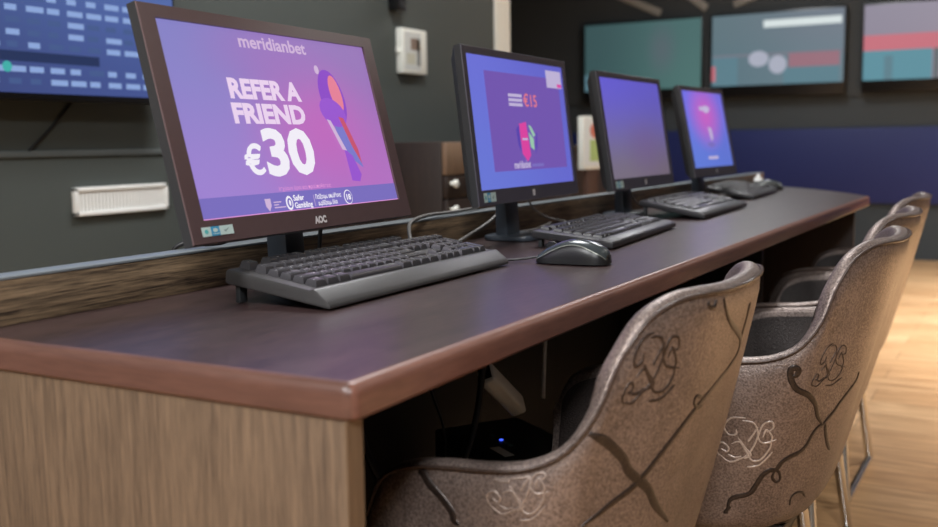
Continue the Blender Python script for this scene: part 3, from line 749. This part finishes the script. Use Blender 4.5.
CREST = [[(-.05, .9), (-.45, .82), (-.68, .5), (-.58, .25), (-.36, .3), (-.34, .48)], [(-.15, .8), (.15, .76), (.28, .5), (.32, .2), (.5, .04), (.9, .06)], [(.3, .62), (.12, .3), (.0, .1)],
         [(-.5, -.05), (-.25, .06), (-.05, -.25), (.15, -.55), (.45, -.52), (.7, -.2), (.74, .05)], [(-.9, -.55), (-1., -.3), (-.8, -.08), (-.6, -.2), (-.66, -.36), (-.82, -.3)],
         [(-.9, -.5), (-.6, -.68), (-.3, -.56), (0, -.35), (.2, 0), (.3, .3), (.45, .7), (.7, .76), (.76, .52), (.56, .42)], [(-.62, -.44), (-.4, -.5), (-.2, -.42)], [(0, -.78), (.4, -.72), (.82, -.35)],
         [(.45, .25), (.55, .5), (.75, .2), (.68, -.02)], [(-.3, .2), (-.1, -.1), (.1, -.35), (-.1, -.5)]]
def crest(bm, i, v, size, w, mat=0):
    p, n = surf_frame(i, v); eh = n.cross(Vector((0, 0, 1))).normalized()
    Si = (Vector(shell(i + .5, v)) - Vector(shell(i - .5, v)))
    if eh.dot(Si) < 0: eh = -eh
    ev = (Vector((0, 0, 1)) - n * n.z).normalized()
    Sv = (Vector(shell(i, v + .01)) - Vector(shell(i, v - .01))) / .02
    a, b, c, d = Si.dot(eh), Sv.dot(eh), Si.dot(ev), Sv.dot(ev); det = a * d - b * c
    for st in CREST:
        IV = []
        for x, y in st:
            X, Y = x * size, y * size
            IV.append((i + (d * X - b * Y) / det, min(.985, v + (a * Y - c * X) / det)))
        ribbon(bm, IV, w, .0008, n=len(IV) * 5, mat=mat)
VA = {
    'a' : [(38.62, 0.989), (39.37, 0.951), (41.29, 0.907), (44.54, 0.86), (45.06, 0.813), (43.64, 0.783), (41.21, 0.766), (38.48, 0.732), (36.38, 0.689), (34.28, 0.638), (32.36, 0.596), (30.95, 0.582), (29.42, 0.583), (27.36, 0.593), (25.1, 0.618)],
    'b' : [(44.83, 0.857), (44.85, 0.906), (44.68, 0.948)],
    'c' : [(22.26, 0.987), (25.14, 0.863), (28.15, 0.744), (29.84, 0.681), (30.68, 0.641), (32.24, 0.596), (33.78, 0.558), (35.43, 0.503), (38.49, 0.429)],
    'd' : [(7.56, 1.0), (7.58, 1.0), (8.04, 0.985), (8.76, 0.951), (9.83, 0.912), (10.69, 0.878), (11.34, 0.848), (11.68, 0.82), (12.24, 0.81)],
    'e' : [(39.03, 0.725), (38.37, 0.724), (37.5, 0.743), (37.67, 0.757), (38.65, 0.748)],
    'f' : [(37.59, 0.989), (37.43, 0.973), (36.74, 0.976), (36.57, 0.989)],
}
VB = {
    'a' : [(18.24, 0.158), (17.84, 0.231), (18.63, 0.256), (20.54, 0.264), (21.1, 0.308), (21.48, 0.351), (22.41, 0.362), (23.53, 0.347), (24.15, 0.373), (25.39, 0.373), (27.32, 0.362), (28.69, 0.368), (29.41, 0.399), (30.34, 0.417), (31.8, 0.413)],
    'b' : [(31.8, 0.413), (32.67, 0.369), (33.77, 0.329), (35.22, 0.291)],
    'c' : [(31.17, 0.417), (32.87, 0.443), (33.75, 0.467), (35.13, 0.496), (36.82, 0.53), (36.87, 0.561)],
    'd' : [(31.17, 0.417), (29.46, 0.468), (27.79, 0.543), (24.9, 0.646), (21.77, 0.76), (20.01, 0.853), (19.32, 0.912), (19.63, 0.925), (20.6, 0.887), (20.56, 0.863), (19.61, 0.881)],
    'e' : [(23.42, 0.347), (23.39, 0.315), (24.5, 0.277), (25.12, 0.282), (24.37, 0.323), (23.42, 0.347)],
    'f' : [(29.57, 0.126), (29.27, 0.158), (30.19, 0.169), (31.66, 0.157), (32.59, 0.135)],
    'g' : [(18.27, 0.202), (17.76, 0.158)],
}

def add_prints(root, V, crests, thick):
    for k, l in V.items():
        bm = bmesh.new(); ribbon(bm, l, thick.get(k, .009)); link_mesh('vine_print', bm, M['leather_dark'], root, smooth=60)
    for (i, v, size, w, m) in crests:
        bm = bmesh.new(); crest(bm, i, v, size, w); link_mesh('crest_print', bm, M[m], root, smooth=60)
def make_chair(loc, label):
    r = empty('tub_chair', loc, 0, label=label, cat='chair', group='tub chairs along the desk')
    NV = 22; TH_ = .024
    bm = bmesh.new(); rows = []
    for i in range(NU):
        sec = [Vector(shell(i, k / NV)) for k in range(NV + 1)]
        rim = Vector(RU[i]); nx, ny = INR[i]; n = Vector((nx, ny, 0)); o = sec[-1]
        mid = o + n * TH_ / 2
        for k in range(1, 7):
            a = PI * k / 7
            sec.append(mid - n * math.cos(a) * TH_ / 2 + Vector((0, 0, math.sin(a) * TH_ * .40)))
        for k in range(NV, -1, -3):
            v = k / NV; p = Vector(shell(i, v)); nb = Vector((INB[i][0] * (1 - v) + nx * v, INB[i][1] * (1 - v) + ny * v, 0)).normalized()
            t = TH_ + .018 * math.sin(PI * v)
            sec.append(p + nb * (t if v > .14 else TH_))
        rows.append([bm.verts.new(p) for p in sec])
    m = len(rows[0])
    for A, B in zip(rows, rows[1:]):
        for k in range(m): bm.faces.new((A[k], A[(k + 1) % m], B[(k + 1) % m], B[k]))
    bm.faces.new(rows[0][::-1]); bm.faces.new(rows[-1])
    link_mesh('shell', bm, M['leather'], r, smooth=50)
    # smoother dark lining just inside the shell
    bm = bmesh.new(); rows = []
    for i in range(2, NU - 2):
        nx, ny = INR[i]; sec = []
        for k in range(11):
            v = .22 + (.975 - .22) * k / 10; p = Vector(shell(i, v)); nb = Vector((INB[i][0] * (1 - v) + nx * v, INB[i][1] * (1 - v) + ny * v, 0)).normalized()
            sec.append(bm.verts.new(p + nb * (TH_ + .018 * math.sin(PI * v) + .003)))
        rows.append(sec)
    for A, B in zip(rows, rows[1:]):
        for k in range(10): bm.faces.new((A[k], A[k + 1], B[k + 1], B[k]))
    tag(link_mesh('lining', bm, M['lining'], r, smooth=60), 'smoky dark inner lining')
    # welts along both edges of the rim
    bm = bmesh.new()
    for f in (.10, .98):
        tube(bm, [Vector(RU[i]) + Vector((INR[i][0], INR[i][1], 0)) * TH_ * f + Vector((0, 0, TH_ * .40 * math.sin(PI * f) + .0008)) for i in range(NU)], .0022, 6)
    link_mesh('rim_welt', bm, M['piping'], r, smooth=60)
    # seat
    bm = bmesh.new(); t = bmesh.new(); box(t, -.205, .205, .10, .425, .335, .455, bev=.03, seg=3)
    for v_ in t.verts:
        if v_.co.y < .25:
            f = (.25 - v_.co.y) / .15; v_.co.x *= 1 - .30 * f * f; v_.co.y += .035 * f
        if v_.co.z > .43: v_.co.z += .012 * (1 - (v_.co.x / .21) ** 2)
    merge(bm, t); link_mesh('seat_cushion', bm, M['lining'], r, smooth=50)
    bm = bmesh.new(); t = bmesh.new(); box(t, -.19, .19, .15, .40, .312, .338, bev=.008)
    for v_ in t.verts:
        if v_.co.y < .25: v_.co.x *= .8
    merge(bm, t); link_mesh('seat_base', bm, M['black_plastic'], r)
    for sx in (-1, 1):
        for (ty, fy) in ((.19, .155), (.35, .405)):
            bm = bmesh.new(); tube(bm, [(sx * .145, ty, .325), (sx * .203, fy, .011)], .0115, 12); link_mesh('leg', bm, M['chrome'], r, smooth=50)
    for fy in (.155, .405):
        bm = bmesh.new(); tube(bm, [(-.206, fy, .0105), (.206, fy, .0105)], .0105, 12); link_mesh('floor_bar', bm, M['chrome'], r, smooth=50)
    return r
c1 = make_chair((1.120, .270, 0), 'nearest bronze tub chair, its tall back printed with a dark crest')
c2 = copy_tree(c1); c2.location = (1.720, .168, 0); c2['label'] = 'second bronze tub chair from the front, its side printed with a looping vine'
add_prints(c1, VA, [(31.2, .875, .043, .0036, 'leather_thin'), (16.6, .925, .034, .0024, 'leather_pale')], dict(c=.012, a=.0085, d=.009, e=.005, f=.005))
add_prints(c2, VB, [(17.3, .56, .046, .0032, 'white_leather'), (29.0, .66, .040, .0026, 'leather_thin')], dict(d=.010, e=.005, f=.005, g=.006))
c3 = copy_tree(c2); c3.location = (2.265, .200, 0); c3['label'] = 'third bronze tub chair from the front, mostly hidden behind the second'
c4 = copy_tree(c2); c4.location = (2.865, .232, 0); c4['label'] = 'farthest bronze tub chair, its top showing past the far end of the desk'

# ------------------------------------------------------------------ televisions
def television(name, loc, rz, W, H, scr, fn, mats, label, tilt=0., group=None, chin=.05):
    r = empty(name, loc, rz, label=label, cat='television')
    if group: r['group'] = group
    bm = bmesh.new(); box(bm, -W / 2, W / 2, 0, .045, -H / 2, H / 2, bev=.006)
    rot = (-tilt, 0, 0)
    link_mesh('casing', bm, M['tv_case'], r, rot=rot)
    bm = bmesh.new(); box(bm, -.18, .18, .044, .044 + .055, -.14, .14, bev=.004); link_mesh('wall_bracket', bm, M['frame_dark'], r)
    bm = bmesh.new(); w, h = W - .026, H - chin - .016; rect(bm, -w / 2, w / 2, -h / 2, h / 2, .0); fn(bm, w, h)
    o = link_mesh('screen', bm, [scr] + mats, r, smooth=0); o.rotation_euler = rot; o.location = (0, -.0015, (chin - .016) / 2)
    return r
M['tv_a'] = glow('lit pale blue table cells', lin(138, 164, 214)); M['tv_b'] = glow('lit slate blue bars', lin(66, 88, 138)); M['tv_c'] = glow('lit teal dot', lin(62, 172, 166))
M['tv_d'] = glow('lit pink dot', lin(196, 92, 150)); M['tv_e'] = glow('lit red header', lin(176, 60, 84)); M['tv_f'] = glow('lit pale yellow cells', lin(170, 178, 150)); M['tv_g'] = glow('lit navy bars', lin(30, 46, 86))
STV = screen_mat('blue odds table picture', lin(70, 98, 152), lin(98, 130, 198), lin(48, 58, 100), lin(66, 82, 142), 1.3, .75)
def odds(b, w, h):
    """columns of short words and figures, too soft to read"""
    R = random.Random(4); z = .0006
    rect(b, .10, .42, h / 2 - .045, h / 2 - .005, z, 5); rect(b, -.3, -.285, -h / 2, h / 2, z, 1)
    y = -h / 2 + .022; r = 0
    while y < h / 2 - .07:
        navy = r in (2, 8, 14, 19)
        if navy: rect(b, -w / 2, w / 2 * (.3 if r % 2 else .55), y - .004, y + .022, z, 7)
        else:
            rect(b, -w / 2 + .01, -.36 - .05 * R.random(), y, y + .016, z, 2)
            rect(b, -.34 + .0, -.30 - .02 * R.random(), y, y + .016, z, 1)
            for k in range(13):
                x = -.262 + k * .064
                wd = .030 + .026 * R.random()
                rect(b, x, x + wd, y, y + .015, z, 6 if k == 3 else (2 if R.random() < .25 else 1))
            if r == 1:
                disc(b, -.245, y + .012, .014, .014, z * 2, 4); disc(b, -.165, y + .012, .014, .014, z * 2, 3); disc(b, .055, y + .012, .014, .014, z * 2, 3)
        y += .031; r += 1
television('wall_television', (1.66, YL - .10, 1.068 + .37), 0, 1.30, .74, STV, odds, [M['tv_a'], M['tv_b'], M['tv_c'], M['tv_d'], M['tv_e'], M['tv_f'], M['tv_g']],
           'large wall television showing a blue table of odds on the left wall', chin=.018)
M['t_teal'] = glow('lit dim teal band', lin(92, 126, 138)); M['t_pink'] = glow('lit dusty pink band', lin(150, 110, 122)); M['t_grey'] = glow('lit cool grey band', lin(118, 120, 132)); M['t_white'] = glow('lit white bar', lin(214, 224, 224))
M['t_blob'] = glow('lit pale patch', lin(168, 172, 188)); M['t_red'] = glow('lit red band', lin(196, 112, 124)); M['t_aqua'] = glow('lit aqua band', lin(92, 142, 156)); M['t_mauve'] = glow('lit mauve strip', lin(96, 104, 108))
S1 = screen_mat('dim teal picture', lin(58, 83, 85), lin(76, 108, 107), lin(56, 83, 85), lin(78, 113, 110), 1., .52, [(.18, .05, .18, .3, lin(92, 98, 108), .6)])
S2 = screen_mat('dim grey match picture', lin(98, 118, 126), lin(112, 122, 134), lin(92, 116, 126), lin(104, 124, 134), 1., .52)
S3 = screen_mat('pale mauve picture', lin(142, 136, 152), lin(150, 142, 156), lin(140, 132, 148), lin(148, 130, 144), 1., .52)
def p1(b, w, h): rect(b, -w / 2, -w / 2 + .03, -h / 2, -h / 2 + .14, .0006, 1)
def p2(b, w, h):
    z = .0008
    rect(b, -.10, .49, .166, .222, z, 4); rect(b, -w / 2, w / 2, -.052, -.034, z, 3)  # upper bar is a tube light's reflection, painted in as glow
    rect(b, .10, .48, -.150, -.040, z, 2); rect(b, .06, .48, -h / 2, -.155, z, 1); rect(b, -w / 2, -.30, -h / 2, -.05, z, 1)
    disc(b, -.135, -.075, .080, .062, z * 2, 5, 20); disc(b, .015, -.125, .070, .072, z * 2, 5, 20); rect(b, -w / 2, -w / 2 + .03, -.24, -.12, z * 2, 6)
def p3(b, w, h):
    z = .0008
    rect(b, -w / 2, w / 2, -.075, .055, z, 6); rect(b, -w / 2, -.03, -h / 2, -.06, z * 2, 7); rect(b, -.02, .015, -h / 2, -.06, z * 3, 8); rect(b, -.36, -.30, -h / 2, -.10, z * 3, 1)
    rect(b, .02, w / 2, -h / 2, -.06, z * 2, 2)
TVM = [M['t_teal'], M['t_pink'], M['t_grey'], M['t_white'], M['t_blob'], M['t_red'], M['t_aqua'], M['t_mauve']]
GT = 'televisions in a row on the far wall'
television('wall_television', (XF - .10, 2.940, 1.608), -PI / 2, 1.045, .665, S1, p1, TVM, 'far wall television with a dim teal picture, left of the row', group=GT, chin=.09)
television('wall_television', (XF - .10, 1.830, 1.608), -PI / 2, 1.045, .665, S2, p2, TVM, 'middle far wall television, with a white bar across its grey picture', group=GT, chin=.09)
television('wall_television', (XF - .10, .670, 1.608), -PI / 2, 1.045, .665, S3, p3, TVM, 'rightmost far wall television, with a red and aqua picture', group=GT, chin=.09)
M['raceway'] = plain('pale grey trunking', lin(150, 146, 138), .5)
for k, (a, b_) in enumerate((((3.10, 2.135), (2.80, 1.995)), ((2.535, 2.10), (2.41, 2.005)), ((1.90, 2.115), (2.19, 2.015)))):
    bm = bmesh.new(); A = Vector((XF - .012, a[0], a[1])); B = Vector((XF - .012, b_[0], b_[1])); A = B + (A - B) * 1.8
    d = (B - A).normalized(); s = d.cross(Vector((1, 0, 0))) * .030
    prism(bm, [(p.y, p.z) for p in (A + s, B + s, B - s, A - s)], XF - .034, XF - .018, 'X', bev=.004)
    tag(link_mesh('cable_trunking', bm, M['raceway']), ['slanting pale cable trunking on the far wall, above the teal television', 'steep pale cable trunking between the teal and the grey far televisions', 'pale cable trunking slanting the other way, above the middle far television'][k], 'trunking', 'cable trunking above the far televisions')

# ------------------------------------------------------------------ things on and by the side wall
vg = empty('wall_grille', (2.15, YL, .788), 0, label='long white slatted grille low on the dark left wall', cat='grille')
bm = bmesh.new(); w, h, f = .178, .041, .012
for b in ((-w, w, h - f, h), (-w, w, -h, -h + f), (-w, -w + f, -h, h), (w - f, w, -h, h)): box(bm, b[0], b[1], -.016, 0, b[2], b[3], bev=.002)
link_mesh('frame', bm, M['white'], vg)
bm = bmesh.new()
for k in range(26): x = -w + f + .006 + k * (2 * w - 2 * f - .012) / 25; box(bm, x - .0048, x + .0048, -.011, -.002, -h + .008, h - .008)
link_mesh('slats', bm, M['white'], vg)
cable([(2.00, YL - .004, 1.085), (1.96, YL - .004, 1.04), (1.90, YL - .004, .985), (1.84, YL - .004, .937)], .004, 'cable_black', 'thin dark lead slanting down the left wall from the blue television', n=20)
nb = empty('notice_box', (3.78, YL + .0012, 1.335), 0, label='white wall box with a small printed card, between the two nearest monitors', cat='notice box')
bm = bmesh.new(); box(bm, -.10, .10, -.035, 0, -.095, .095, bev=.006); link_mesh('box_body', bm, M['off_white'], nb)
bm = bmesh.new(); rect(bm, -.085, .045, -.080, .080, .0358, 0); rect(bm, -.035, .040, .005, .055, .0364, 1); rect(bm, .015, .040, -.060, .055, .0364, 3); rect(bm, -.07, .0, -.055, -.01, .0364, 2)
tag(link_mesh('printed_card', bm, [plain('card stock', lin(206, 208, 204), .6), plain('card brown print', lin(136, 116, 102), .6), plain('card cream print', lin(196, 194, 176), .6), plain('card grey print', lin(110, 112, 110), .6)], nb, smooth=0), 'printed card with a brown patch')
bm = bmesh.new(); box(bm, -.112, -.098, -.022, -.006, -.012, .012, bev=.003); link_mesh('latch', bm, M['off_white'], nb)
hk = empty('wall_speaker', (3.66, YL, 1.545), 0, label='small black wall speaker above the white notice box', cat='speaker')
bm = bmesh.new(); box(bm, -.035, .035, -.05, 0, -.05, .05, bev=.006); link_mesh('speaker_case', bm, M['tv_case'], hk)
bm = bmesh.new(); lathe(bm, [(.026, 0), (.026, .003), (.012, .001)], 18, Matrix.Translation((0, -.05, -.012)) @ Matrix.Rotation(PI / 2, 4, 'X')); link_mesh('speaker_cone', bm, M['black_plastic'], hk)
sb = empty('sideboard', (3.75, 2.10, 0), 0, label='long dark brown sideboard against the left wall behind the monitors', cat='sideboard')
bm = bmesh.new(); box(bm, -1.22, 1.22, -.20, .27, .06, .895, bev=.004); link_mesh('carcass', bm, M['cab'], sb)
bm = bmesh.new(); box(bm, -1.24, 1.24, -.225, .275, .895, .92, bev=.004); link_mesh('top_board', bm, M['cab'], sb)
bm = bmesh.new(); box(bm, -1.19, 1.19, -.17, .25, 0, .06); link_mesh('plinth', bm, M['cab'], sb)
for k in range(4):
    bm = bmesh.new(); x = -1.215 + k * .6075; box(bm, x + .004, x + .6035, -.220, -.2005, .08, .885, bev=.003); d = link_mesh('door', bm, M['cab'], sb)
    bm = bmesh.new(); box(bm, x + .17, x + .44, -.232, -.219, .825, .840, bev=.003); link_mesh('handle', bm, M['frame_dark'], d)
ki = empty('pedestal_cabinet', (2.845, 1.70, 0), 0, label='brown pedestal cabinet with two white knobs in front of the dark sideboard', cat='cabinet')
bm = bmesh.new(); box(bm, -.15, .18, -.10, .12, .0, .945, bev=.004); link_mesh('carcass', bm, M['cab'], ki)
bm = bmesh.new(); box(bm, -.148, .178, -.118, -.1005, .842, .942, bev=.003); link_mesh('upper_drawer', bm, M['kiosk'], ki)
for z0, z1, zk in ((.77, .838, .815), (.08, .766, .735)):
    bm = bmesh.new(); box(bm, -.148, .178, -.118, -.1005, z0, z1, bev=.003); f = link_mesh('drawer' if z0 > .5 else 'door', bm, M['cab'], ki)
    bm = bmesh.new(); lathe(bm, [(.006, 0), (.006, .010), (.012, .014), (.013, .020), (.009, .025)], 18, Matrix.Translation((-.125, -.118, zk)) @ Matrix.Rotation(PI / 2, 4, 'X')); tag(link_mesh('knob', bm, M['off_white'], f), 'round white knob')
ls = empty('leaflet_stand', (4.065, 1.66, 0), -.35, label='leaflet stand with a red and green printed card between the second and third monitors', cat='stand')
bm = bmesh.new(); box(bm, -.13, .13, -.11, .11, 0, .025, bev=.005); link_mesh('stand_foot', bm, M['post'], ls)
bm = bmesh.new(); box(bm, -.045, .025, -.012, .012, .025, .835, bev=.003); link_mesh('stand_post', bm, M['post'], ls)
bm = bmesh.new(); box(bm, -.078, .078, -.014, .014, .820, 1.045, bev=.003); link_mesh('card_holder', bm, M['off_white'], ls)
bm = bmesh.new(); rect(bm, -.066, .066, .835, 1.035, .0146, 0); disc(bm, .006, .985, .038, .034, .0150, 1, 20); rect(bm, -.032, .034, .855, .945, .0150, 2); rect(bm, .038, .058, .93, 1.0, .0150, 1)
tag(link_mesh('printed_card', bm, [M['white_paper'], plain('coral print', lin(214, 120, 100), .6), plain('lime print', lin(182, 204, 128), .6)], ls, smooth=0), 'white card with a coral disc over a lime block')

# ------------------------------------------------------------------ lamps added overhead, out of view
def added_ceiling_light(x, y, sx, sy, power, label, spread=180, col=(.97, .985, 1)):
    r = empty('ceiling_light', (x, y, CEIL), 0, label=label, cat='ceiling light', group='ceiling light panels')
    bm = bmesh.new()
    for b in ((-sx / 2 - .03, -sx / 2, -sy / 2 - .03, sy / 2 + .03), (sx / 2, sx / 2 + .03, -sy / 2 - .03, sy / 2 + .03), (-sx / 2, sx / 2, -sy / 2 - .03, -sy / 2), (-sx / 2, sx / 2, sy / 2, sy / 2 + .03)): box(bm, *b, -.05, 0, bev=.003)
    link_mesh('frame', bm, M['frame_dark'], r)
    bm = bmesh.new(); box(bm, -sx / 2, sx / 2, -sy / 2, sy / 2, -.03, -.02); link_mesh('diffuser', bm, glow('lit diffuser', (1, .97, .93, 1), 3.), r)
    l = bpy.data.lights.new('panel_lamp', 'AREA'); l.shape = 'RECTANGLE'; l.size = sx; l.size_y = sy; l.energy = power; l.spread = math.radians(spread); l.color = col
    o = bpy.data.objects.new('panel_lamp', l); COL.objects.link(o); o.parent = r; o.location = (0, 0, -.035)
LP = [(-.9, .9, 80, 180), (-1.4, -.8, 120, 180), (3.2, -1.5, 22, 80), (5.2, -.9, 115, 95), (7.0, -.6, 36, 90), (6.4, 1.6, 30, 180), (2.6, 1.3, 50, 180)]  # unseen panels, placed and powered to brighten chairs, floor and ledge
LW = ['behind the camera', 'over the open aisle', 'beside the farther chairs', 'over the open floor', 'before the far wall', 'before the recess', 'over the monitors']
for (x, y, p, sp_), wd in zip(LP, LW): added_ceiling_light(x, y, 1.2, .6, p, 'square ceiling light panel ' + wd, sp_)
w = bpy.data.worlds.new('World'); scene.world = w; w.use_nodes = True
w.node_tree.nodes['Background'].inputs[0].default_value = (.5, .52, .55, 1); w.node_tree.nodes['Background'].inputs[1].default_value = .3

# ------------------------------------------------------------------ camera
yaw, pitch, roll, F = .51006837, .11861794, -.0146581, 1012.
f = Vector((math.cos(yaw) * math.cos(pitch), math.sin(yaw) * math.cos(pitch), -math.sin(pitch))); rt = Vector((math.sin(yaw), -math.cos(yaw), 0)); up = rt.cross(f)
r2 = rt * math.cos(roll) + up * math.sin(roll); u2 = up * math.cos(roll) - rt * math.sin(roll)
cam = bpy.data.cameras.new('camera'); cam.sensor_width = 36; cam.sensor_fit = 'HORIZONTAL'; cam.lens = F / 938 * 36; cam.clip_start = .05
cam.dof.use_dof = True; cam.dof.focus_distance = 1.42; cam.dof.aperture_fstop = 4.2
co = bpy.data.objects.new('camera', cam); COL.objects.link(co)
Mx = Matrix((r2, u2, -f)).transposed().to_4x4(); Mx.translation = (0, 0, CAMZ); co.matrix_world = Mx
scene.camera = co
vs = scene.view_settings; vs.view_transform = 'Standard'; vs.look = 'None'; vs.gamma = 1.; vs.exposure = 0.; vs.use_curve_mapping = False
